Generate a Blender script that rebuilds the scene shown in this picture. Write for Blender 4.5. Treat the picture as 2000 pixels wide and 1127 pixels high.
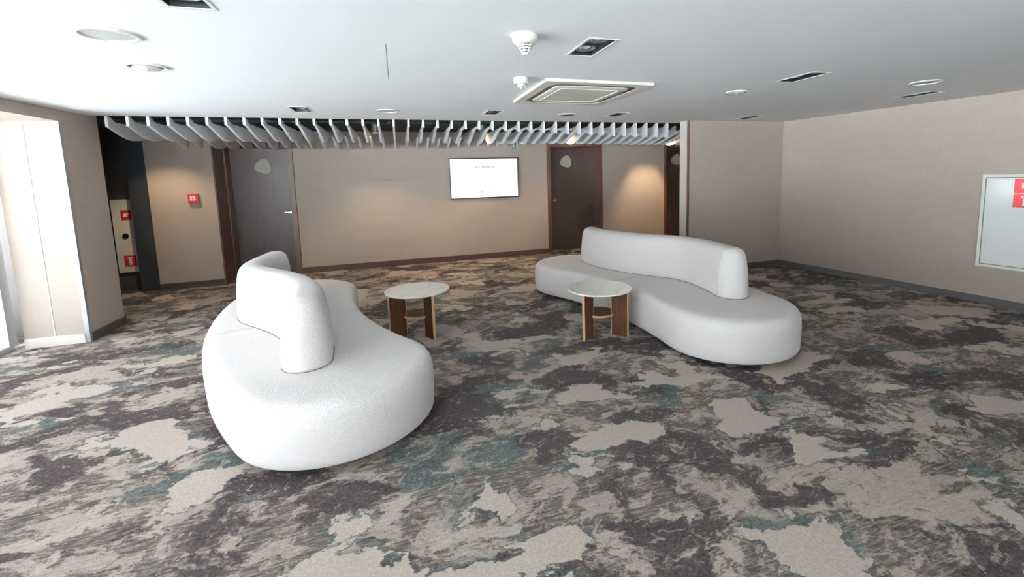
import bpy, bmesh, math, random
from mathutils import Vector, Matrix
random.seed(4)
S = bpy.context.scene
for o in list(bpy.data.objects): bpy.data.objects.remove(o)
COL = S.collection
PI = math.pi

# ------------------------------------------------------------------ camera
F, CX, CY, PITCH, ROLL, YAW, EYE = 880.0, 1068.0, 447.0, .118, -.026, .315, 1.62
cam = bpy.data.cameras.new('camera'); co = bpy.data.objects.new('camera', cam); COL.objects.link(co)
cam.sensor_fit = 'HORIZONTAL'; cam.sensor_width = 36
cam.lens = 36 * F / 2000; cam.clip_start = .02; cam.clip_end = 300
cam.shift_x = (1000 - CX) / 2000; cam.shift_y = (CY - 563.5) / 2000
_f = Vector((0, math.cos(PITCH), -math.sin(PITCH))); _r = Vector((1, 0, 0)); _u = _r.cross(_f)
_r2 = math.cos(ROLL) * _r + math.sin(ROLL) * _u; _u2 = -math.sin(ROLL) * _r + math.cos(ROLL) * _u
rot = Matrix((_r2, _u2, -_f)).transposed()
co.matrix_world = Matrix.Translation((0, 0, EYE)) @ (Matrix.Rotation(-YAW, 3, 'Z') @ rot).to_4x4()
S.camera = co

# ------------------------------------------------------------------ world, daylight
W = bpy.data.worlds.new('world'); S.world = W; W.use_nodes = True
bg = W.node_tree.nodes['Background']; bg.inputs[0].default_value = (.87, .93, 1, 1); bg.inputs[1].default_value = 4.0
S.view_settings.view_transform = 'Standard'; S.view_settings.look = 'None'
S.view_settings.gamma = 1; S.view_settings.use_curve_mapping = False
S.view_settings.exposure = 0.9
sun = bpy.data.lights.new('sun', 'SUN'); sun.energy = 170; sun.angle = .02; sun.color = (1, .985, .96)
so = bpy.data.objects.new('sun', sun); COL.objects.link(so); so.rotation_euler = (math.radians(-14), math.radians(30), 0)   # from over the roof: lights the terrace, not the room
def portal(name, loc, rot, sx, sy):
    l = bpy.data.lights.new(name, 'AREA'); l.shape = 'RECTANGLE'; l.size = sx; l.size_y = sy
    l.cycles.is_portal = True
    o = bpy.data.objects.new(name, l); COL.objects.link(o); o.location = loc; o.rotation_euler = rot
XG = -3.84                      # glazing line on the left
YB = -4.0                       # wall behind the camera
portal('daylight_portal', (XG - .12, 0.9, 1.15), (0, -PI/2, 0), 2.3, 9.8)
portal('daylight_portal', (-.7, YB - .2, 1.2), (PI/2, 0, 0), 4.6, 2.2)

# ------------------------------------------------------------------ helpers
def mat(name, col, rough=.6, metal=0, spec=.5, emit=None, estr=0, coat=0):
    m = bpy.data.materials.new(name); m.use_nodes = True
    b = m.node_tree.nodes['Principled BSDF']
    b.inputs['Base Color'].default_value = (*col, 1); b.inputs['Roughness'].default_value = rough
    b.inputs['Metallic'].default_value = metal; b.inputs['Specular IOR Level'].default_value = spec
    b.inputs['Coat Weight'].default_value = coat
    if emit: b.inputs['Emission Color'].default_value = (*emit, 1); b.inputs['Emission Strength'].default_value = estr
    return m
class NT:
    def __init__(s, m): s.t = m.node_tree; s.n = s.t.nodes; s.b = s.n['Principled BSDF']
    def add(s, typ, **kw):
        n = s.n.new(typ)
        for k, v in kw.items(): setattr(n, k, v)
        return n
    def link(s, a, b): s.t.links.new(a, b)
    def coord(s, scale=(1, 1, 1), rot=(0, 0, 0)):
        c = s.add('ShaderNodeTexCoord'); mp = s.add('ShaderNodeMapping')
        mp.inputs['Scale'].default_value = scale; mp.inputs['Rotation'].default_value = rot
        s.link(c.outputs['Object'], mp.inputs[0]); return mp.outputs[0]
    def noise(s, vec, scale, detail=4, rough=.55, dist=0):
        n = s.add('ShaderNodeTexNoise'); n.inputs['Scale'].default_value = scale
        n.inputs['Detail'].default_value = detail; n.inputs['Roughness'].default_value = rough
        n.inputs['Distortion'].default_value = dist; s.link(vec, n.inputs['Vector']); return n
    def ramp(s, fac, stops, interp='LINEAR'):
        r = s.add('ShaderNodeValToRGB'); r.color_ramp.interpolation = interp
        while len(r.color_ramp.elements) > 1: r.color_ramp.elements.remove(r.color_ramp.elements[-1])
        for i, (p, c) in enumerate(stops):
            e = r.color_ramp.elements[0] if i == 0 else r.color_ramp.elements.new(p)
            e.position = p; e.color = (*c, 1) if len(c) == 3 else c
        s.link(fac, r.inputs[0]); return r.outputs[0]
    def mix(s, fac, a, b, mode='MIX'):
        m = s.add('ShaderNodeMix', data_type='RGBA', blend_type=mode)
        for v, k in ((fac, 0), (a, 6), (b, 7)):
            if hasattr(v, 'links'): s.link(v, m.inputs[k])
            elif k == 0: m.inputs[0].default_value = v
            else: m.inputs[k].default_value = (*v, 1)
        return m.outputs[2]
    def bump(s, h, strength=.2, dist=.01):
        b = s.add('ShaderNodeBump'); b.inputs['Strength'].default_value = strength; b.inputs['Distance'].default_value = dist
        s.link(h, b.inputs['Height']); s.link(b.outputs[0], s.b.inputs['Normal'])
    def color(s, c): s.link(c, s.b.inputs['Base Color'])

M = {}
def fabric_wall(name, c):
    m = mat(name, c, .62, spec=.3); t = NT(m)
    n = t.noise(t.coord((18, 18, 160)), 1.6, 5, .6); n2 = t.noise(t.coord((2, 2, 6)), 1.5, 3)
    a = t.ramp(n.outputs[0], [(.3, tuple(x*.9 for x in c)), (.7, tuple(min(1, x*1.08) for x in c))])
    b = t.ramp(n2.outputs[0], [(.3, (.975, .975, .975)), (.7, (1.02, 1.015, 1.01))])
    t.color(t.mix(1.0, a, b, 'MULTIPLY')); t.bump(n.outputs[0], .15, .004); return m
M['wall'] = fabric_wall('beige_wallcovering', (.40, .332, .283))
M['dark_wall'] = fabric_wall('dark_grey_wallcovering', (.085, .078, .074))
def wood(name, c1, c2, scale=(30, 30, 2.2), rough=.4):
    m = mat(name, c1, rough); t = NT(m)
    n = t.noise(t.coord(scale), 1.4, 6, .6, .6)
    t.color(t.ramp(n.outputs[0], [(.32, c1), (.68, c2)])); t.bump(n.outputs[0], .08, .003); return m
M['door'] = wood('dark_brown_door_veneer', (.06, .036, .031), (.088, .056, .048), rough=.38)
M['frame'] = wood('red_brown_door_frame', (.10, .042, .028), (.15, .066, .043), rough=.4)
M['skirting_wood'] = wood('dark_red_brown_skirting', (.075, .035, .028), (.11, .052, .04), (2.2, 2.2, 30), rough=.4)
M['skirting_dark'] = mat('charcoal_skirting', (.075, .068, .066), .32)
M['skirting_reflection'] = mat('grey_skirting_painted_reflection', (.13, .125, .125), .22)  # grey lightened, window reflection on the right skirting put into the colour
M['skirting_pale'] = mat('pale_stone_skirting', (.62, .57, .52), .4)
M['walnut'] = wood('walnut_table_veneer', (.060, .022, .010), (.105, .042, .020), rough=.6)
M['walnut'].node_tree.nodes['Principled BSDF'].inputs['Specular IOR Level'].default_value = .2
M['oak'] = wood('oak_edge_banding', (.46, .26, .12), (.58, .35, .18), (20, 20, 20), rough=.5)
m = mat('white_ceiling_paint', (.90, .91, .92), .75, spec=.3); t = NT(m)
n = t.noise(t.coord(), 90, 3); t.bump(n.outputs[0], .04, .002); M['ceiling'] = m
M['white'] = mat('white_plastic', (.78, .77, .73), .4)
M['cream'] = mat('cream_plastic', (.74, .71, .63), .42)
M['grille'] = mat('pale_grey_perforated_metal', (.55, .55, .53), .5)
M['gap'] = mat('dark_louvre_plastic', (.09, .08, .075), .6)
M['black'] = mat('black_powder_coat', (.012, .012, .014), .35)
M['chrome'] = mat('polished_reflector', (.75, .75, .76), .16, 1)
M['lamp_glass'] = mat('frosted_lamp_glass', (.85, .85, .84), .12)
M['slat'] = mat('white_lacquered_slat', (.82, .84, .86), .4)
m = M['slat']; t = NT(m); n = t.noise(t.coord(), 40, 2); t.bump(n.outputs[0], .02, .002)
M['plenum'] = mat('black_plenum_paint', (.018, .019, .022), .9)
M['steel'] = mat('grey_aluminium', (.42, .45, .48), .38, .6)
M['steel_dark'] = mat('dark_steel_door_frame', (.045, .052, .062), .42, .2)
M['cabinet'] = mat('glossy_white_enamel', (.80, .80, .79), .14, spec=.6)
M['cabinet_frame'] = mat('white_enamel_frame', (.76, .77, .72), .3)
M['red'] = mat('red_sign', (.62, .035, .04), .35)
M['red_dark'] = mat('red_call_point', (.40, .03, .025), .4)
M['print'] = mat('white_print', (.85, .83, .82), .5)
M['green'] = mat('green_exit_sign', (.01, .16, .11), .35)
M['bezel'] = mat('black_television_bezel', (.015, .016, .02), .3)
M['screen'] = mat('lit_screen', (.05, .05, .05), .3, emit=(.94, .96, 1), estr=.85)
M['screen_text'] = mat('faint_grey_screen_text', (.05, .05, .05), .3, emit=(.92, .95, .94), estr=.34)
M['sign'] = mat('cream_door_sign', (.50, .48, .41), .5)
M['warm'] = mat('warm_lamp', (1, .8, .5), .3, emit=(1, .62, .28), estr=7)
M['metal_handle'] = mat('satin_steel_handle', (.72, .71, .70), .25, 1)

m = mat('white_boucle_fabric', (.80, .765, .74), .9, spec=.2); t = NT(m)
v = t.coord(); n = t.noise(v, 210, 3, .6); vo = t.add('ShaderNodeTexVoronoi'); vo.inputs['Scale'].default_value = 160; t.link(v, vo.inputs['Vector'])
t.color(t.ramp(n.outputs[0], [(.3, (.615, .568, .545)), (.65, (.70, .652, .628))]))
mx = t.add('ShaderNodeMath', operation='SUBTRACT'); t.link(n.outputs[0], mx.inputs[0]); t.link(vo.outputs['Distance'], mx.inputs[1])
t.bump(mx.outputs[0], .6, .005); t.b.inputs['Sheen Weight'].default_value = .25; M['boucle'] = m
M['crease_shade'] = mat('painted_crease_shade', (.22, .20, .19), .9, spec=.1)  # dark grey for the painted shade in the sofa crease
M['seam'] = mat('boucle_seam_thread', (.50, .47, .45), .9, spec=.1)

m = mat('white_marble_top', (.70, .70, .62), .14); t = NT(m)
w = t.add('ShaderNodeTexWave'); w.inputs['Scale'].default_value = 1.3; w.inputs['Distortion'].default_value = 9; w.inputs['Detail'].default_value = 4; w.inputs['Detail Scale'].default_value = 1.2
t.link(t.coord((1, 1, 1), (0, 0, .8)), w.inputs['Vector'])
t.color(t.ramp(w.outputs['Fac'], [(0, (.78, .75, .66)), (.03, (.83, .80, .71)), (.07, (.87, .84, .75)), (1, (.88, .85, .76))])); M['marble'] = m

def carpet():
    m = mat('camouflage_patterned_carpet', (.3, .27, .25), .95, spec=.15); t = NT(m)
    base = t.coord((.8, 1.05, 1), (0, 0, .25))
    def shift(v, o):
        n = t.add('ShaderNodeVectorMath', operation='ADD'); n.inputs[1].default_value = o; t.link(v, n.inputs[0]); return n.outputs[0]
    def warp(v, src, amt):
        n = t.add('ShaderNodeVectorMath', operation='MULTIPLY_ADD'); n.inputs[1].default_value = (amt, amt, 0)
        t.link(src, n.inputs[0]); t.link(v, n.inputs[2]); return n.outputs[0]
    v = warp(base, t.noise(base, 1.5, 8, .62).outputs['Color'], .50)
    v = warp(v, t.noise(shift(base, (4, 1, 0)), 9, 5, .7).outputs['Color'], .07)
    n1 = t.noise(v, 2.0, 10, .60, .15)
    n2 = t.noise(shift(v, (7.3, 2.1, 4)), 1.95, 12, .65, .2)
    n3 = t.noise(shift(v, (-3.3, 9.1, 1)), 2.4, 10, .66, .2)
    n4 = t.noise(shift(v, (1.7, -6.4, 2)), 2.15, 8, .56, .1)
    n5 = t.noise(shift(v, (12.7, 3.4, 6)), 6.5, 8, .7, .3)
    streak = t.noise(t.coord((7, 60, 1), (0, 0, .25)), 1.3, 5, .65)
    fine = t.noise(t.coord((60, 60, 1)), 1.0, 3, .6)
    midc = t.ramp(streak.outputs[0], [(.38, (.080, .064, .061)), (.5, (.145, .121, .108)), (.62, (.29, .245, .21))])
    beigec = t.ramp(streak.outputs[0], [(.3, (.33, .275, .236)), (.55, (.42, .355, .303))])
    darkc = t.ramp(fine.outputs[0], [(.35, (.046, .035, .037)), (.7, (.100, .078, .078))])
    tealc = t.ramp(fine.outputs[0], [(.35, (.050, .082, .084)), (.7, (.125, .150, .142))])
    c = t.mix(t.ramp(n5.outputs[0], [(.50, (0, 0, 0)), (.53, (.8, .8, .8))]), midc, beigec)
    c = t.mix(t.ramp(n1.outputs[0], [(.54, (0, 0, 0)), (.555, (1, 1, 1))]), c, beigec)
    c = t.mix(t.ramp(n3.outputs[0], [(.55, (0, 0, 0)), (.60, (.85, .85, .85))]), c, tealc)
    c = t.mix(t.ramp(n2.outputs[0], [(.512, (0, 0, 0)), (.537, (.95, .95, .95))]), c, darkc)
    n6 = t.noise(shift(v, (3.1, 8.8, 3)), 19, 6, .72, .3)
    c = t.mix(t.ramp(n6.outputs[0], [(.57, (0, 0, 0)), (.62, (.65, .65, .65))]), c, beigec)
    c = t.mix(t.ramp(n6.outputs[0], [(.37, (.7, .7, .7)), (.42, (0, 0, 0))]), c, darkc)
    # thin teal rim round the clean beige pools, then the pools themselves
    c = t.mix(t.ramp(n4.outputs[0], [(.555, (0, 0, 0)), (.565, (.65, .65, .65))]), c, tealc)
    c = t.mix(t.ramp(n4.outputs[0], [(.574, (0, 0, 0)), (.582, (1, 1, 1))]), c, (.455, .385, .33))
    # scattered small dark flecks
    c = t.mix(t.ramp(n5.outputs[0], [(.30, (.9, .9, .9)), (.345, (0, 0, 0))]), c, darkc)
    sp = t.noise(t.coord(), 300, 2, .6); sp2 = t.noise(t.coord(), 60, 4, .7)
    c = t.mix(1.0, c, t.ramp(sp.outputs[0], [(.3, (.6, .6, .6)), (.7, (1.3, 1.3, 1.3))]), 'MULTIPLY')
    c = t.mix(1.0, c, t.ramp(sp2.outputs[0], [(.3, (.82, .82, .82)), (.7, (1.14, 1.14, 1.14))]), 'MULTIPLY')
    t.color(c); t.bump(sp.outputs[0], .5, .006); return m
M['carpet'] = carpet()
m = mat('pale_bounce_ground', (.55, .54, .52), .8); t = NT(m); n = t.noise(t.coord(), 3, 5)
t.color(t.ramp(n.outputs[0], [(.3, (.48, .52, .56)), (.7, (.55, .59, .63))])); M['bounce_ground'] = m  # cool tint, so the bounced light cools the ceiling
def glass():
    m = bpy.data.materials.new('clear_window_glass'); m.use_nodes = True; nt = m.node_tree; nt.nodes.clear()
    o = nt.nodes.new('ShaderNodeOutputMaterial'); mx = nt.nodes.new('ShaderNodeMixShader'); tr = nt.nodes.new('ShaderNodeBsdfTransparent'); gl = nt.nodes.new('ShaderNodeBsdfGlossy')
    gl.inputs['Roughness'].default_value = .02; mx.inputs[0].default_value = .06; tr.inputs[0].default_value = (.95, .97, .97, 1)
    for a, b in ((tr.outputs[0], mx.inputs[1]), (gl.outputs[0], mx.inputs[2]), (mx.outputs[0], o.inputs[0])): nt.links.new(a, b)
    return m
M['glass'] = glass()

def link(name, me, m, parent=None, loc=(0, 0, 0), rz=0):
    o = bpy.data.objects.new(name, me); COL.objects.link(o); o.location = loc; o.rotation_euler = (0, 0, rz)
    if m: me.materials.clear(); me.materials.append(M[m])
    if parent: o.parent = parent
    return o
def tag(o, label=None, cat=None, group=None, kind=None):
    for k, v in (('label', label), ('category', cat), ('group', group), ('kind', kind)):
        if v: o[k] = v
    return o
def thing(name, loc, label, cat, group=None, rz=0):
    o = bpy.data.objects.new(name, None); COL.objects.link(o); o.location = loc; o.rotation_euler = (0, 0, rz); o.empty_display_size = .05
    return tag(o, label, cat, group)
def smooth(me, ang=40):
    for p in me.polygons: p.use_smooth = True
    try: me.set_sharp_from_angle(angle=math.radians(ang))
    except Exception: pass
def from_bm(bm, name, sm=None):
    bmesh.ops.recalc_face_normals(bm, faces=bm.faces)
    me = bpy.data.meshes.new(name); bm.to_mesh(me); bm.free()
    if sm: smooth(me, sm)
    return me
def box_me(name, x0, x1, y0, y1, z0, z1, bev=0):
    bm = bmesh.new(); bmesh.ops.create_cube(bm, size=1)
    for v in bm.verts: v.co = ((x0+x1)/2 + v.co.x*(x1-x0), (y0+y1)/2 + v.co.y*(y1-y0), (z0+z1)/2 + v.co.z*(z1-z0))
    if bev: bmesh.ops.bevel(bm, geom=list(bm.edges), offset=bev, segments=2, affect='EDGES', profile=.6)
    return from_bm(bm, name)
def box(name, r, m, parent=None, bev=0, loc=(0, 0, 0), rz=0): return link(name, box_me(name, *r, bev=bev), m, parent, loc, rz)
def struct(name, r, m, bev=0, parent=None):
    o = box(name, r, m, parent, bev)
    if not parent: o['kind'] = 'structure'
    return o
def prism_me(name, pts, z0, z1, sm=None):
    bm = bmesh.new(); a = [bm.verts.new((x, y, z0)) for x, y in pts]; b = [bm.verts.new((x, y, z1)) for x, y in pts]
    n = len(pts)
    for i in range(n): bm.faces.new((a[i], a[(i+1) % n], b[(i+1) % n], b[i]))
    bm.faces.new(a[::-1]); bm.faces.new(b); return from_bm(bm, name, sm)
def lathe_me(name, prof, seg=32, sm=35):
    bm = bmesh.new(); rings = []
    for r, z in prof:
        rings.append([bm.verts.new((r*math.cos(2*PI*k/seg), r*math.sin(2*PI*k/seg), z)) for k in range(seg)] if r > 1e-6 else [bm.verts.new((0, 0, z))])
    for A, B in zip(rings, rings[1:]):
        for k in range(seg):
            q = [A[k % len(A)], A[(k+1) % len(A)], B[(k+1) % len(B)], B[k % len(B)]]
            u = []
            for x in q:
                if x not in u: u.append(x)
            if len(u) > 2: bm.faces.new(u)
    return from_bm(bm, name, sm)
def tube_me(name, pts, r, seg=6):
    bm = bmesh.new(); rings = []; pts = [Vector(p) for p in pts]
    for i, p in enumerate(pts):
        d = (pts[min(i+1, len(pts)-1)] - pts[max(i-1, 0)]).normalized()
        a = d.cross(Vector((0, 0, 1)) if abs(d.z) < .9 else Vector((1, 0, 0))).normalized(); b = d.cross(a)
        rings.append([bm.verts.new(p + r*(math.cos(2*PI*k/seg)*a + math.sin(2*PI*k/seg)*b)) for k in range(seg)])
    for A, B in zip(rings, rings[1:]):
        for k in range(seg): bm.faces.new((A[k], A[(k+1) % seg], B[(k+1) % seg], B[k]))
    bm.faces.new(rings[0][::-1]); bm.faces.new(rings[-1]); return from_bm(bm, name, 50)
def rrect(x0, x1, y0, y1, r, n=6):
    out = []
    for cx, cy, a in ((x1-r, y1-r, 0), (x0+r, y1-r, 90), (x0+r, y0+r, 180), (x1-r, y0+r, 270)):
        for k in range(n+1):
            t = math.radians(a + 90*k/n); out.append((cx + r*math.cos(t), cy + r*math.sin(t)))
    return out
def ring_me(name, outer, inner, z0, z1):
    bm = bmesh.new(); n = len(outer); L = [[bm.verts.new((x, y, z)) for x, y in P] for P, z in ((outer, z0), (inner, z0), (inner, z1), (outer, z1))]
    for j in range(4):
        A, B = L[j], L[(j+1) % 4]
        for i in range(n): bm.faces.new((A[i], A[(i+1) % n], B[(i+1) % n], B[i]))
    return from_bm(bm, name)
def copy_tree(o, loc, label=None, rz=None):
    c = o.copy(); COL.objects.link(c); c.location = loc
    if label: c['label'] = label
    if rz is not None: c.rotation_euler = (0, 0, rz)
    for ch in list(o.children):
        d = ch.copy(); COL.objects.link(d); d.parent = c
        for g in list(ch.children):
            e = g.copy(); COL.objects.link(e); e.parent = d
    return c

# ------------------------------------------------------------------ the room shell
ZC, YS = 2.40, 6.36           # ceiling height, front edge of the slatted field
YT = 8.85                     # television wall
def xr(y): return 6.13 - .113 * (y - 5.95)      # right wall runs slightly askew
struct('floor', (-5.2, 7.9, YB, 9.9, -.06, 0), 'carpet')
# ceiling with real openings for what is set into it
spots = [(-.82, 2.30), (1.19, 2.67), (3.35, 3.10), (5.52, 3.57), (5.03, 5.58), (2.82, 5.54), (1.15, 5.56), (-.95, 5.58)]
SW, SL = .085, .185
HATCH = (-.02, .82, 2.86, 3.88)
AC = (1.69, 4.12, .50, .565)
holes = [(x-SW, x+SW, y-SL, y+SL) for x, y in spots] + [HATCH]
xs = sorted({-3.84, 7.6} | {h[i] for h in holes for i in (0, 1)}); ys = sorted({YB, YS} | {h[i] for h in holes for i in (2, 3)})
bm = bmesh.new(); vv = {}
def gv(x, y, z):
    k = (round(x, 5), round(y, 5), z)
    if k not in vv: vv[k] = bm.verts.new((x, y, z))
    return vv[k]
for a, b in zip(xs, xs[1:]):
    for c, d in zip(ys, ys[1:]):
        mx, my = (a+b)/2, (c+d)/2
        if any(h[0] < mx < h[1] and h[2] < my < h[3] for h in holes): continue
        bm.faces.new([gv(a, c, ZC), gv(a, d, ZC), gv(b, d, ZC), gv(b, c, ZC)])
ex = bmesh.ops.extrude_face_region(bm, geom=list(bm.faces))
for v in ex['geom']:
    if isinstance(v, bmesh.types.BMVert): v.co.z = ZC + .05
tag(link('ceiling', from_bm(bm, 'ceiling'), 'ceiling'), kind='structure')
struct('ceiling_fascia', (-3.2, 6.1, YS - .03, YS, ZC + .05, 2.98), 'plenum')
struct('ceiling_plenum', (-5.2, 7.4, YS, 9.9, 2.50, 2.55), 'plenum')
struct('roof_slab', (-3.9, 7.9, YB - .3, YS, 2.75, 2.85), 'plenum')

# walls of the far side
struct('wall_back', (-1.70, 2.92, YT, YT + .6, 0, 3), 'wall')
struct('wall_back_left', (-3.60, -2.74, 8.40, 9.3, 0, 3), 'wall')
struct('wall_back_right', (4.16, 5.68, YT, YT + .6, 0, 3), 'wall')
struct('wall_back_end', (6.75, 7.4, YT, YT + .6, 0, 3), 'wall')
struct('wall_far', (-5.2, 7.4, 9.45, 9.6, 0, 3), 'dark_wall')
struct('wall_recess', (-5.0, -3.62, 8.62, 8.8, 0, 3), 'dark_wall')
struct('wall_recess_side', (-5.1, -4.9, 6.51, 8.8, 0, 3), 'dark_wall')
struct('wall_recess_front', (-5.1, -3.72, 6.40, 6.51, 0, 3), 'dark_wall')
struct('wall_column', (4.28, 6.2, 6.0, 6.2, 0, 3), 'wall')
struct('wall_passage_right', (7.2, 7.4, 6.0, 9.6, 0, 3), 'wall')
# right wall (askew prism), wall behind the camera
pts = [(xr(6.6), 6.6), (xr(YB - .3), YB - .3), (xr(YB - .3) + .2, YB - .3), (xr(6.6) + 1.3, 6.6)]
tag(link('wall_right', prism_me('wall_right', pts, 0, 3), 'wall'), kind='structure')
struct('wall_front_top', (-3.84, 7.6, YB - .15, YB, 2.3, 2.9), 'ceiling')
struct('wall_front_right', (1.6, 7.8, YB - .15, YB, 0, 2.3), 'wall')
struct('wall_front_left', (-3.84, -3.0, YB - .15, YB, 0, 2.3), 'wall')
# pillar and the lintel over the glazing
struct('wall_pillar', (-3.70, -3.18, 5.87, 6.51, 0, 3), 'wall')
struct('wall_lintel', (-3.84, -3.18, YB, 5.87, 2.285, ZC - .001), 'wall')
struct('wall_above_glazing', (-3.92, -3.84, YB, 6.4, 2.285, 2.9), 'ceiling')
struct('trim_1', (-3.212, -3.172, 5.862, 5.90, 0, 2.285), 'steel', .003)
struct('trim_2', (-3.46, -3.452, 5.866, 5.872, .10, 2.285), 'skirting_pale')
struct('trim_3', (4.272, 4.30, 5.992, 6.02, 0, ZC), 'frame', .003)
struct('column_side_painted_light', (4.268, 4.28, 6.03, 6.2, 0, ZC), 'skirting_pale')  # pale sheet over the column side, window light put into its colour
# skirtings
struct('baseboard_back', (-1.70, 2.92, YT - .015, YT, 0, .105), 'skirting_wood', .003)
struct('baseboard_back_left', (-3.60, -2.74, 8.385, 8.40, 0, .10), 'skirting_dark', .003)
struct('baseboard_back_right', (4.16, 5.68, YT - .015, YT, 0, .105), 'skirting_wood', .003)
struct('baseboard_column', (4.28, 6.13, 5.985, 6.0, 0, .085), 'skirting_dark', .003)
struct('baseboard_recess', (-4.9, -3.62, 8.605, 8.62, 0, .12), 'skirting_dark', .003)
struct('baseboard_pillar', (-3.18, -3.165, 5.90, 6.52, 0, .09), 'skirting_dark', .003)
struct('baseboard_pillar_front', (-3.70, -3.212, 5.855, 5.87, 0, .10), 'skirting_pale', .003)
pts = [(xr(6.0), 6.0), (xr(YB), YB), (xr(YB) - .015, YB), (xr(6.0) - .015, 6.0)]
tag(link('baseboard_right', prism_me('baseboard_right', pts, 0, .085), 'skirting_reflection'), kind='structure')

# glazing on the left: sill, posts, panes
def window(name, y0, y1):
    w = bpy.data.objects.new(name, None); COL.objects.link(w); w['kind'] = 'structure'
    box('sill', (XG - .05, XG + .06, y0, y1, 0, .06), 'steel', w, .004)
    box('head', (XG - .05, XG + .06, y0, y1, 2.22, 2.285), 'steel', w, .004)
    box('post', (XG - .06, XG + .09, y1 - .1, y1, .06, 2.22), 'steel', w, .004)
    box('pane', (XG - .006, XG + .006, y0, y1 - .1, .06, 2.22), 'glass', w)
yy = [YB, -2.35, -.7, .95, 2.6, 4.25, 5.86]
for i, (a, b) in enumerate(zip(yy, yy[1:])): window('window_%d' % (i+1), a, b)
def added_rear_window(name, x0, x1):  # unseen windows behind the camera, added to light the near faces
    w = bpy.data.objects.new(name, None); COL.objects.link(w); w['kind'] = 'structure'
    y = YB - .08
    box('sill', (x0, x1, y - .05, y + .05, 0, .1), 'steel', w, .004)
    box('head', (x0, x1, y - .05, y + .05, 2.2, 2.3), 'steel', w, .004)
    box('post', (x1 - .08, x1, y - .05, y + .05, .1, 2.2), 'steel', w, .004)
    box('pane', (x0, x1 - .08, y - .006, y + .006, .1, 2.2), 'glass', w)
for i in range(3): added_rear_window('window_%d' % (i+7), -3.0 + i*1.5333, -3.0 + (i+1)*1.5333)
struct('bounce_ground_left', (-40, XG - .07, -40, 30, -.2, -.1), 'bounce_ground')  # unseen pale ground, added to bounce daylight up onto the ceiling
struct('bounce_ground_front', (XG - .07, 40, -40, YB - .16, -.2, -.1), 'bounce_ground')

# ------------------------------------------------------------------ doors
def tri_sign(w):
    out = []
    for k in range(48):
        a = 2*PI*k/48; r = w*(1 + .10*math.cos(3*(a - PI)))
        out.append((r*math.cos(a), r*math.sin(a)))
    return out
def door(name, x0, x1, yl, yf, zh, frame_l, frame_r, sign_x, handle_x, recess_l=False, recess_r=False):
    d = bpy.data.objects.new(name, None); COL.objects.link(d); d['kind'] = 'structure'; d.location = ((x0+x1)/2, yl, 0)
    cx = (x0+x1)/2
    lf = box('door_leaf', (x0 - cx, x1 - cx, 0, .05, .005, zh), 'door', d)
    box('head', (x0 - cx - frame_l, x1 - cx + frame_r, yf - yl, .05, zh, zh + .10), 'frame', d)
    box('panel_over', (x0 - cx - frame_l, x1 - cx + frame_r, yf - yl + .01, .05, zh + .10, 3), 'door', d)
    box('jamb', (x0 - cx - frame_l, x0 - cx, yf - yl, .05, 0, zh), 'frame', d, .003)
    box('jamb', (x1 - cx, x1 - cx + frame_r, yf - yl, .05, 0, zh), 'frame', d, .003)
    if sign_x is not None:
        s = link('door_sign', prism_me('door_sign', tri_sign(.125), 0, .012), 'sign', lf, (sign_x - cx, -.001, 1.90)); s.rotation_euler = (PI/2, math.radians(-12), 0)
    if handle_x is not None:
        box('handle', (handle_x - cx - .07, handle_x - cx + .06, -.055, -.037, 1.075, 1.095), 'metal_handle', lf, .004)
        h = link('handle_rose', lathe_me('handle_rose', [(0, 0), (.026, 0), (.026, .04), (0, .04)], 20), 'metal_handle', lf, (handle_x - cx + .045, 0, 1.085)); h.rotation_euler = (PI/2, 0, 0)
    return d
door('door_1', -2.70, -1.79, 9.08, YT - .012, 2.20, .035, .085, -2.21, -1.87)
struct('trim_5', (-2.74, -2.72, 8.39, 9.06, 0, 2.4), 'frame')
door('door_2', 3.00, 4.13, 9.18, YT - .012, 2.20, .075, .03, 3.46, 3.13)
door('door_3', 5.75, 6.70, 9.05, YT - .012, 2.20, .07, .05, 6.12, None)
struct('trim_6', (-3.86, -3.62, 8.44, 8.60, 0, 2.95), 'steel_dark', .004)

# ------------------------------------------------------------------ S-curved sofas
HV = 1.235; SAG = .18
RA = (HV*HV + SAG*SAG) / (2*SAG); AMAX = math.asin(HV / RA)
def base_half(t, sgn, cut, nA=22, nC=22):
    """outline of one module: from the cut (v=0) round the end; t = half width, cut = set-back at the joint"""
    out = []
    a0 = cut / RA
    for k in range(nA + 1):                       # convex flank (+u)
        a = a0 + (AMAX - a0)*k/nA; out.append(((RA + t)*math.cos(a) - RA + SAG, (RA + t)*math.sin(a)))
    ex, ey = RA*math.cos(AMAX) - RA + SAG, RA*math.sin(AMAX)
    for k in range(1, nC):
        p = AMAX + PI*k/nC; out.append((ex + t*math.cos(p), ey + t*math.sin(p)))
    for k in range(nA + 1):                       # concave flank
        a = AMAX - (AMAX - a0)*k/nA; out.append(((RA - t)*math.cos(a) - RA + SAG, (RA - t)*math.sin(a)))
    n = 8
    x0, y0 = out[-1]; x1, y1 = out[0]
    for k in range(1, n): out.append((x0 + (x1-x0)*k/n, y0 + (y1-y0)*k/n))
    return [(x, sgn*y) for x, y in out]
def stack_me(name, levels, sm=60):
    bm = bmesh.new(); R = [[bm.verts.new((x, y, z)) for x, y in P] for P, z in levels]; n = len(R[0])
    for A, B in zip(R, R[1:]):
        for i in range(n): bm.faces.new((A[i], A[(i+1) % n], B[(i+1) % n], B[i]))
    bm.faces.new(R[0]); bm.faces.new(R[-1]); bmesh.ops.recalc_face_normals(bm, faces=bm.faces)
    me = bpy.data.meshes.new(name); bm.to_mesh(me); bm.free(); smooth(me, sm); return me
HW = .61
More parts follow.
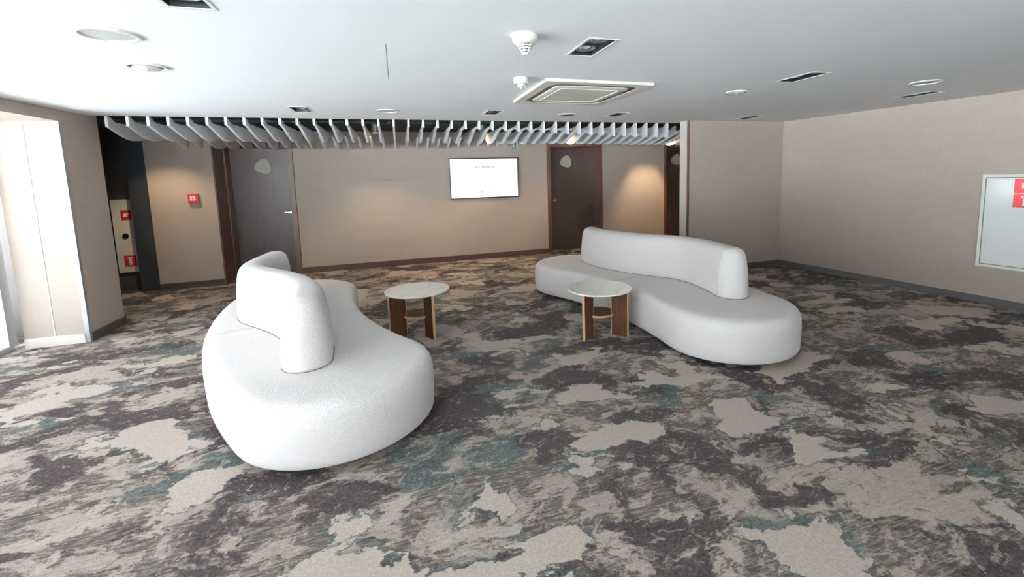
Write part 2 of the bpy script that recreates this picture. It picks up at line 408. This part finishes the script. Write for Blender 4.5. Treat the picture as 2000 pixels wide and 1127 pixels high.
lv = [(.05, -.035, .006), (.058, -.015, .004), (.075, -.003, .003), (.12, 0, .003), (.24, .004, .003), (.33, 0, .003), (.365, -.008, .004), (.39, -.024, .005), (.405, -.045, .007), (.414, -.072, .009), (.418, -.11, .012), (.42, -.2, .016)]
CK = [(-1.14, .19), (-.86, .30), (-.62, .38), (-.42, .405), (-.24, .38), (0, .28), (.29, .175), (.6, .115), (.88, .115), (1.14, .165)]
def spline(pts, n):
    out = []
    for k in range(n + 1):
        s = (len(pts) - 1)*k/n; i = min(int(s), len(pts) - 2); t = s - i
        P = [pts[max(i-1, 0)], pts[i], pts[i+1], pts[min(i+2, len(pts)-1)]]
        f = lambda j: .5*((2*P[1][j]) + (-P[0][j] + P[2][j])*t + (2*P[0][j] - 5*P[1][j] + 4*P[2][j] - P[3][j])*t*t + (-P[0][j] + 3*P[1][j] - 3*P[2][j] + P[3][j])*t**3)
        out.append((f(1), f(0)))
    return out
CL = spline(CK, 56)
def back_outline(t, tip=1.0):
    n = len(CL); nor = []
    for i in range(n):
        a, b = CL[max(i-1, 0)], CL[min(i+1, n-1)]; d = Vector((b[0]-a[0], b[1]-a[1])).normalized(); nor.append(Vector((d.y, -d.x)))
    out = [(CL[i][0] + nor[i].x*t, CL[i][1] + nor[i].y*t) for i in range(n)]
    def cap(c, nv, s):
        d = Vector((-nv.y, nv.x))*s
        return [(c[0] + t*(math.cos(p)*nv.x*s2 + math.sin(p)*d.x*tip), c[1] + t*(math.cos(p)*nv.y*s2 + math.sin(p)*d.y*tip)) for p, s2 in [(PI*k/14, s) for k in range(1, 14)]]
    out += cap(CL[-1], nor[-1], 1)
    out += [(CL[i][0] - nor[i].x*t, CL[i][1] - nor[i].y*t) for i in range(n-1, -1, -1)]
    out += cap(CL[0], nor[0], -1)
    return out
bl = [(.415, .138), (.425, .147), (.45, .151), (.55, .147), (.68, .137), (.77, .126), (.825, .114), (.855, .100), (.875, .080), (.887, .054), (.892, .022)]
def make_sofa(loc, rz, label):
    s = thing('curved_sofa', loc, label, 'sofa', None, rz)
    for sgn in (1, -1):
        b = link('seat', stack_me('seat', [(base_half(HW + dt, sgn, c), z) for z, dt, c in lv]), 'boucle', s)
        p = math.radians(104 if sgn > 0 else -76)          # one upright seam on the round end of each module
        ex, ey = RA*math.cos(AMAX) - RA + SAG, sgn*RA*math.sin(AMAX); q = HW + .002
        link('seam', tube_me('seam', [(ex + (q + d)*math.cos(p), ey + (q + d)*math.sin(p), z) for z, d in ((.08, -.004), (.12, 0), (.24, .004), (.33, 0), (.365, -.008), (.39, -.024))], .0009, 5), 'seam', b)
    bk = link('backrest', stack_me('backrest', [(back_outline(t), z) for z, t in bl]), 'boucle', s)
    ol = back_outline(.149); link('crease_shade_tube', tube_me('crease_shade_tube', [(x, y, .4215) for x, y in ol + ol[:1]], .0032, 5), 'crease_shade', bk)  # dark tube painted in as the crease shadow where backrest meets seat
    for i, sg in ((len(CL) - 1, 1), (0, -1)):
        a, b = CL[max(i-1, 0)], CL[min(i+1, len(CL)-1)]; d = Vector((b[0]-a[0], b[1]-a[1])).normalized(); nv = Vector((d.y, -d.x))
        for q in (1, -1):
            link('seam', tube_me('seam', [(CL[i][0] + q*nv.x*(t+.001), CL[i][1] + q*nv.y*(t+.001), z) for z, t in bl[1:9]], .002, 5), 'seam', bk)
    for u, v in ((.45, .9), (-.35, 1.05), (.1, 1.6), (.45, -.9), (-.35, -1.05), (.1, -1.6), (.55, .12), (-.2, -.12)):
        link('foot', lathe_me('foot', [(0, 0), (.022, 0), (.028, .052), (0, .052)], 16), 'steel', s, (u, v, 0))
    return s
make_sofa((2.585, 4.57, 0), math.radians(11.7), 'white boucle serpentine sofa with its end towards the beige column')
make_sofa((-.795, 4.365, 0), math.radians(196), 'white boucle serpentine sofa on the window side, near the red call point wall')

# ------------------------------------------------------------------ side tables
def make_table(loc, angs, label):
    t = thing('side_table', loc, label, 'table', None)
    link('table_top', lathe_me('table_top', [(0, .452), (.318, .452), (.328, .458), (.33, .466), (.327, .472), (0, .472)], 64), 'marble', t)
    for a in angs:
        a = math.radians(a)
        lg = link('leg', box_me('leg', .145, .312, -.0125, .0125, 0, .452), 'walnut', t, (0, 0, 0), a)
        for r in ((.312, .318), (.139, .145)): link('edge_band', box_me('edge_band', r[0], r[1], -.0135, .0135, 0, .452), 'oak', lg)
    sh = link('shelf', lathe_me('shelf', [(0, .20), (.158, .20), (.158, .218), (0, .218)], 48), 'walnut', t)
    link('edge_band', lathe_me('edge_band', [(.157, .199), (.165, .199), (.165, .219), (.157, .219), (.157, .199)], 48), 'oak', sh)
    return t
make_table((1.885, 4.12, 0), (217, 310, 95), 'round marble-topped side table against the front of the sofa by the column')
make_table((.125, 4.82, 0), (203, 295, 62), 'round marble-topped side table standing alone between the two sofas')

# ------------------------------------------------------------------ slatted ceiling field
def slat_depth(x, y):
    y0 = .775 + .13*(x + 1.1)
    return .155 + .078*math.cos(2*PI*(y - y0)/1.55)
for yq in (.5, 1.6):
    struct('trim_7' if yq < 1 else 'trim_8', (-3.6, 7.0, YS + yq - .015, YS + yq + .015, ZC, ZC + .03), 'plenum')
k = 0; X0 = -3.03
while X0 + k*.189 < 6.6:
    x = X0 + k*.189; k += 1
    y1 = 2.42
    if x < -2.72: y1 = 1.98
    if x > 4.2: ya = .36
    else: ya = .01
    ns = 40; bm = bmesh.new(); top = []; bot = []
    for i in range(ns + 1):
        y = ya + (y1 - ya)*i/ns
        for L, z in ((top, 0 if y - ya < .04 else -.055*min(1, (y - ya - .04)/.1)), (bot, -slat_depth(x, y))): L.append((bm.verts.new((-.014, y, z)), bm.verts.new((.014, y, z))))
    for i in range(ns):
        for A, B in ((top, bot),):
            bm.faces.new((A[i][0], A[i+1][0], B[i+1][0], B[i][0])); bm.faces.new((A[i+1][1], A[i][1], B[i][1], B[i+1][1]))
        bm.faces.new((bot[i][0], bot[i+1][0], bot[i+1][1], bot[i][1])); bm.faces.new((top[i+1][0], top[i][0], top[i][1], top[i+1][1]))
    for i in (0, ns): bm.faces.new((top[i][0], bot[i][0], bot[i][1], top[i][1]))
    o = link('wavy_slat', from_bm(bm, 'wavy_slat'), 'slat', None, (x, YS, ZC))
    tag(o, 'white wavy-edged slat hanging in the row of ceiling slats before the doors', 'slat', 'wavy white slats under the dark plenum')

# warm downlights tucked between the slats
def downlight(x, y, z, label, power):
    d = thing('downlight', (x, y, z), label, 'lamp', 'warm downlights among the slats')
    link('housing', lathe_me('housing', [(.052, .0), (.058, 0), (.058, .13), (0, .13), (0, .12), (.048, .12), (.052, 0)], 24), 'steel', d)
    link('stem', lathe_me('stem', [(0, .13), (.008, .13), (.008, 2.50 - z), (0, 2.50 - z)], 10), 'black', d)
    link('bulb', lathe_me('bulb', [(0, .012), (.028, .018), (.04, .04), (.03, .07), (0, .08)], 20), 'warm', d)
    l = bpy.data.lights.new('downlight_beam', 'SPOT'); l.energy = power; l.color = (1, .73, .45); l.spot_size = math.radians(115); l.spot_blend = .6; l.shadow_soft_size = .03
    o = bpy.data.objects.new('downlight_beam', l); COL.objects.link(o); o.parent = d; o.location = (0, 0, -.005)
def gap_x(x): return X0 + .189*(math.floor((x - X0)/.189) + .5)
DL = 'small round warm-lit downlight hanging between the wavy white slats'
DLS = ['warm downlight between the slats before the red call point wall', 'warm downlight between the slats to the left door side of the television', 'warm downlight between the slats directly before the television', 'warm downlight between the slats before the middle door with a pale sign', 'warm downlight between the slats lighting the wall beside the column']
for (x, y, pw), DL in zip(((-3.25, 7.75, 38), (-.24, 7.75, 45), (1.34, 7.75, 45), (3.0, 7.75, 40), (5.1, 8.1, 85)), DLS):
    downlight(gap_x(x), y, 2.36, DL, pw)

# exit sign hung from the slatted field
e = thing('exit_sign', (2.03, 7.95, 2.10), 'small green emergency exit sign hanging by the television', 'sign')
box('sign_body', (-.018, .018, -.15, .15, 0, .16), 'green', e, .004)
box('end_cap', (-.02, .02, -.158, -.15, -.002, .162), 'steel', e)
box('end_cap', (-.02, .02, .15, .158, -.002, .162), 'steel', e)
box('hanger', (-.005, .005, -.01, .01, .16, .40), 'steel', e)
for pts in ([(-.10, .03), (-.02, .03), (-.02, .13), (-.10, .13)], ):
    box('doorway_pictogram', (-.0195, -.018, .03, .09, .025, .135), 'print', e)
# running figure as a flat pictogram on the face
fig = [(-.02, .03), (-.005, .03), (.0, .065), (-.03, .075), (-.035, .10), (-.06, .10), (-.07, .08), (-.06, .075), (-.05, .085), (-.045, .07), (-.055, .055), (-.075, .045), (-.07, .035), (-.04, .05), (-.015, .05)]
o = link('running_figure_pictogram', prism_me('running_figure_pictogram', fig, 0, .0015), 'print', e, (-.018, -.02, 0)); o.rotation_euler = (PI/2, 0, -PI/2)

# ------------------------------------------------------------------ ceiling fixtures
def spot(x, y, label):
    s = thing('recessed_spotlight', (x, y, ZC), label, 'lamp', 'recessed twin spotlights in the ceiling')
    a, b = SW - .004, SL - .004
    link('frame', ring_me('frame', [(-SW-.012, -SL-.012), (SW+.012, -SL-.012), (SW+.012, SL+.012), (-SW-.012, SL+.012)], [(-a, -b), (a, -b), (a, b), (-a, b)], -.004, 0), 'white', s)
    bm = bmesh.new(); H = .11; t_ = .003
    P = [[bm.verts.new((sx*a, sy*b, z)) for sx, sy in ((-1, -1), (1, -1), (1, 1), (-1, 1))] for z in (0, H)]
    for i in range(4): bm.faces.new((P[0][i], P[0][(i+1) % 4], P[1][(i+1) % 4], P[1][i]))
    bm.faces.new(P[1]); link('housing', from_bm(bm, 'housing'), 'black', s)
    box('baffle', (-a, a, -b, b, .044, .047), 'black', s)
    for q in (-1, 1):
        l = link('lamp', lathe_me('lamp', [(.060, .004), (.066, .001), (.071, .006), (.071, .028), (0, .028)], 28), 'steel_dark', s, (0, q*.09, .015))
        link('reflector', lathe_me('reflector', [(.060, .004), (.056, .010), (.040, .020), (.02, .026), (0, .027)], 28), 'chrome', l)
        link('bulb', lathe_me('bulb', [(0, .003), (.026, .006), (.034, .012), (.028, .024), (0, .026)], 20), 'lamp_glass', l)
    return s
SPL = ['black recessed twin spotlight in the ceiling above the curved sofa by the glazing', 'black recessed twin spotlight beside the conical smoke detector',
       'black recessed twin spotlight in the ceiling over the sofa by the column', 'black recessed twin spotlight beside the right wall',
       'black recessed twin spotlight in front of the beige column', 'black recessed twin spotlight beside the round slotted diffuser, near the slats',
       'black recessed twin spotlight by the slatted field above the television', 'black recessed twin spotlight by the slatted field before the left door']
s0 = spot(*spots[0], SPL[0])
for (x, y), lb in zip(spots[1:], SPL[1:]): copy_tree(s0, (x, y, ZC), lb)

def disc(name, x, y, r, label, kind, cat):
    d = thing(name, (x, y, ZC), label, cat, None)
    link('rim', lathe_me('rim', [(r, 0), (r, -.006), (r*.96, -.011), (r*.84, -.011), (r*.82, -.004), (r*.82, 0)], 48), 'white', d)
    if kind == 'speaker':
        link('grille', lathe_me('grille', [(0, -.006), (r*.6, -.0055), (r*.82, -.003), (r*.82, 0), (0, 0)], 48), 'grille', d)
    elif kind == 'valve':
        link('valve_cone', lathe_me('valve_cone', [(0, -.022), (r*.55, -.02), (r*.68, -.014), (r*.6, 0), (0, 0)], 48), 'cream', d)
        link('throat', lathe_me('throat', [(r*.6, -.001), (r*.84, -.001)], 48), 'gap', d)
        link('screw', lathe_me('screw', [(0, -.03), (.012, -.03), (.012, -.02), (0, -.02)], 12), 'grille', d)
    else:
        link('face', lathe_me('face', [(0, -.012), (r*.8, -.011), (r*.83, 0), (0, 0)], 48), 'white', d)
        for i in range(-3, 4):
            h = math.sqrt((r*.72)**2 - (i*r*.2)**2); box('slot', (-h, h, i*r*.2 - .006, i*r*.2 + .006, -.0135, -.011), 'gap', d)
    return d
disc('ceiling_speaker', -1.37, 3.00, .135, 'round white ceiling speaker, the larger of the two discs near the glazing', 'speaker', 'speaker')
disc('air_valve', -1.52, 3.73, .115, 'round cream air valve, the smaller of the two discs near the glazing', 'valve', 'air valve')
disc('air_valve', 3.27, 3.80, .105, 'round white air valve in the ceiling over the sofa by the column', 'valve', 'air valve')
disc('ceiling_speaker', 4.77, 3.03, .125, 'round white ceiling speaker close to the right wall', 'speaker', 'speaker')
disc('ceiling_speaker', -.06, 5.56, .125, 'round white ceiling speaker beside the slatted field between two spotlights', 'speaker', 'speaker')
disc('slotted_diffuser', 2.14, 5.60, .12, 'round slotted white air diffuser behind the air conditioner', 'slots', 'diffuser')

d = thing('smoke_detector', (.725, 2.53, ZC), 'cream conical smoke detector with slotted cage and wire', 'smoke detector')
link('base', lathe_me('base', [(0, 0), (.068, 0), (.072, -.012), (.072, -.03), (.060, -.044), (.046, -.05), (0, -.05)], 36), 'cream', d)
link('core', lathe_me('core', [(0, -.05), (.034, -.05), (.012, -.1), (0, -.1)], 20), 'gap', d)
for i in range(4):
    z = -.056 - i*.0125; r = .045 - i*.0078
    link('cage_ring', lathe_me('cage_ring', [(r-.006, z), (r, z), (r-.0025, z-.006), (r-.0085, z-.006), (r-.006, z)], 28), 'cream', d)
for k in range(6):
    a = 2*PI*k/6; link('cage_rib', tube_me('cage_rib', [(.044*math.cos(a), .044*math.sin(a), -.05), (.014*math.cos(a), .014*math.sin(a), -.104)], .003), 'cream', d)
link('cap', lathe_me('cap', [(0, -.100), (.018, -.100), (.015, -.106), (0, -.108)], 20), 'cream', d)
d = thing('motion_sensor', (.99, 3.60, ZC), 'small white ceiling sensor beside the air conditioner', 'sensor')
link('base', lathe_me('base', [(0, 0), (.06, 0), (.062, -.035), (.055, -.046), (0, -.046)], 32), 'white', d)
link('nozzle', lathe_me('nozzle', [(.034, -.046), (.03, -.058), (.014, -.068), (.012, -.084), (0, -.086)], 20), 'white', d)
for q in (1, -1): box('arm', (q*.024 - .004, q*.024 + .004, -.006, .006, -.075, -.046), 'white', d)

# access panel set flush into its opening
h = HATCH
box_ = box('access_panel', (-.5*(h[1]-h[0]) + .0035, .5*(h[1]-h[0]) - .0035, -.5*(h[3]-h[2]) + .0035, .5*(h[3]-h[2]) - .0035, 0, .03), 'ceiling', None, 0, ((h[0]+h[1])/2, (h[2]+h[3])/2, ZC))
tag(box_, 'flush white access panel in the ceiling outlined by a thin joint', 'access panel')

# cassette air conditioner
ax, ay, aw, ah = AC
a = thing('air_conditioner', (ax, ay, ZC), 'cream square cassette air conditioner set in the ceiling', 'air conditioner')
rr = lambda w_, h_, r_: rrect(-w_, w_, -h_, h_, r_, 7)
link('fascia', ring_me('fascia', rr(aw, ah, .012), rr(aw*.83, ah*.83, .13), -.024, -.0005), 'cream', a)
link('louvre_slot', ring_me('louvre_slot', rr(aw*.83, ah*.83, .13), rr(aw*.60, ah*.60, .09), -.0195, -.016), 'gap', a)
ip = link('intake_panel', stack_me('intake_panel', [(rr(aw*.70, ah*.70, .09), -.0005), (rr(aw*.715, ah*.715, .095), -.018), (rr(aw*.71, ah*.71, .095), -.024), (rr(aw*.69, ah*.69, .08), -.028), (rr(aw*.62, ah*.62, .05), -.029)], 30), 'cream', a)
link('intake_rim', ring_me('intake_rim', rr(aw*.575, ah*.575, .03), rr(aw*.55, ah*.55, .025), -.034, -.0285), 'cream', ip)

# ------------------------------------------------------------------ television
tv = thing('television', (1.62, YT, 1.205), 'wall-mounted flat television with a bright white screen', 'television')
W2, TH = .675, .785
box('case', (-W2, W2, -.055, -.012, 0, TH), 'bezel', tv, .004)
box('wall_bracket', (-.3, .3, -.014, -.0005, .2, .6), 'bezel', tv)
sc = box('screen', (-W2 + .018, W2 - .018, -.0565, -.054, .022, TH - .018), 'screen', tv)
def word_row(z, h, ws, x):
    for w_ in ws:
        box('blurred_text', (x, x + w_, -.0575, -.0564, z, z + h), 'screen_text', sc); x += w_ + .018
word_row(.59, .034, (.075, .02, .20, .055), -.20); word_row(.685, .012, (.03,), -.06)
link('blurred_emblem', lathe_me('blurred_emblem', [(0, 0), (.026, 0), (.026, .001), (0, .001)], 20), 'screen_text', sc, (-.06, -.0565, .13)).rotation_euler = (PI/2, 0, 0)
word_row(.125, .012, (.09, .05), .02)

# ------------------------------------------------------------------ red call point on the left wall
c = thing('fire_call_point', (-3.03, 8.40, 1.33), 'red square fire alarm call point on the beige wall', 'fire alarm')
box('case', (-.068, .068, -.05, 0, 0, .15), 'red_dark', c, .008)
box('front_plate', (-.034, .034, -.054, -.049, .045, .105), 'print', c, .002)
box('press_bar', (-.03, .03, -.056, -.053, .071, .078), 'red_dark', c)
for q in (-1, 1): box('arrow_mark', (q*.006 - .004, q*.006 + .004, -.056, -.053, .055, .096), 'red_dark', c)

# ------------------------------------------------------------------ fire cabinets and their pictograms (local x right, z up, facing -y)
EXT = [(-.022, -.075), (.022, -.075), (.022, .03), (.012, .045), (.012, .058), (.045, .052), (.045, .064), (.01, .074), (-.01, .074), (-.035, .062), (-.042, .03), (-.034, .03), (-.026, .052), (-.012, .058), (-.012, .045), (-.022, .03)]
def sign(parent, name, x, z, w, h, kind, y=-.002):
    s = box(name, (-w/2, w/2, -.003, 0, -h/2, h/2), 'red', parent, 0, (x, y, z))
    k = h/.2
    if kind == 'ext':
        p = [(a*k, b*k) for a, b in EXT]; o = link('extinguisher_pictogram', prism_me('extinguisher_pictogram', p, 0, .001), 'print', s, (0, -.003, 0)); o.rotation_euler = (PI/2, 0, 0)
    else:
        box('hose_reel_pictogram', (-.045*k, .015*k, -.004, -.003, -.035*k, .035*k), 'print', s)
        box('hose_reel_nozzle', (.015*k, .05*k, -.004, -.003, .015*k, .035*k), 'print', s)
    return s
f = thing('fire_cabinet', (-4.02, 8.62, .29), 'tall narrow white fire cabinet in the dark recess behind the pillar', 'cabinet')
dr = box('door', (-.16, .16, -.03, 0, 0, 1.13), 'cabinet_frame', f, .004)
sign(dr, 'hose_sign', .02, .89, .13, .15, 'hose', -.031); sign(dr, 'extinguisher_sign', -.0, .18, .15, .17, 'ext', -.031)
lk = link('lock', lathe_me('lock', [(0, 0), (.04, 0), (.036, .015), (0, .018)], 24), 'black', dr, (-.02, -.03, .57)); lk.rotation_euler = (PI/2, 0, 0)

ang = math.atan(.113)
fy0, fy1 = 3.39, 2.50
yc = (fy0 + fy1)/2; Lc = (fy0 - fy1)/math.cos(ang)
# local x runs along the wall towards the camera, local -y faces into the room
f = thing('fire_cabinet', (xr(yc), yc, .44), 'wide glossy white fire cabinet with red signs on the right wall', 'cabinet', None, -PI/2 + ang)
hl = Lc/2; HC = 1.06
fr = link('frame', ring_me('frame', [(-hl, 0), (hl, 0), (hl, HC), (-hl, HC)], [(-hl+.03, .03), (hl-.03, .03), (hl-.03, HC-.03), (-hl+.03, HC-.03)], 0, .03), 'cabinet_frame', f); fr.rotation_euler = (PI/2, 0, 0)
box('back_box', (-hl+.002, hl-.002, -.006, -.001, .002, HC-.002), 'gap', f)
dr = box('door', (-hl+.036, hl-.036, -.024, -.006, .036, HC-.036), 'cabinet', f, .003)
link('door_rim', ring_me('door_rim', [(-hl+.040, .040), (hl-.040, .040), (hl-.040, HC-.040), (-hl+.040, HC-.040)], [(-hl+.075, .055), (hl-.055, .055), (hl-.055, HC-.055), (-hl+.075, HC-.055)], .024, .027), 'cabinet_frame', dr).rotation_euler = (PI/2, 0, 0)
sign(dr, 'hose_sign', -hl+.37, .935, .19, .15, 'hose', -.0245); sign(dr, 'extinguisher_sign', -hl+.37, .775, .19, .15, 'ext', -.0245)
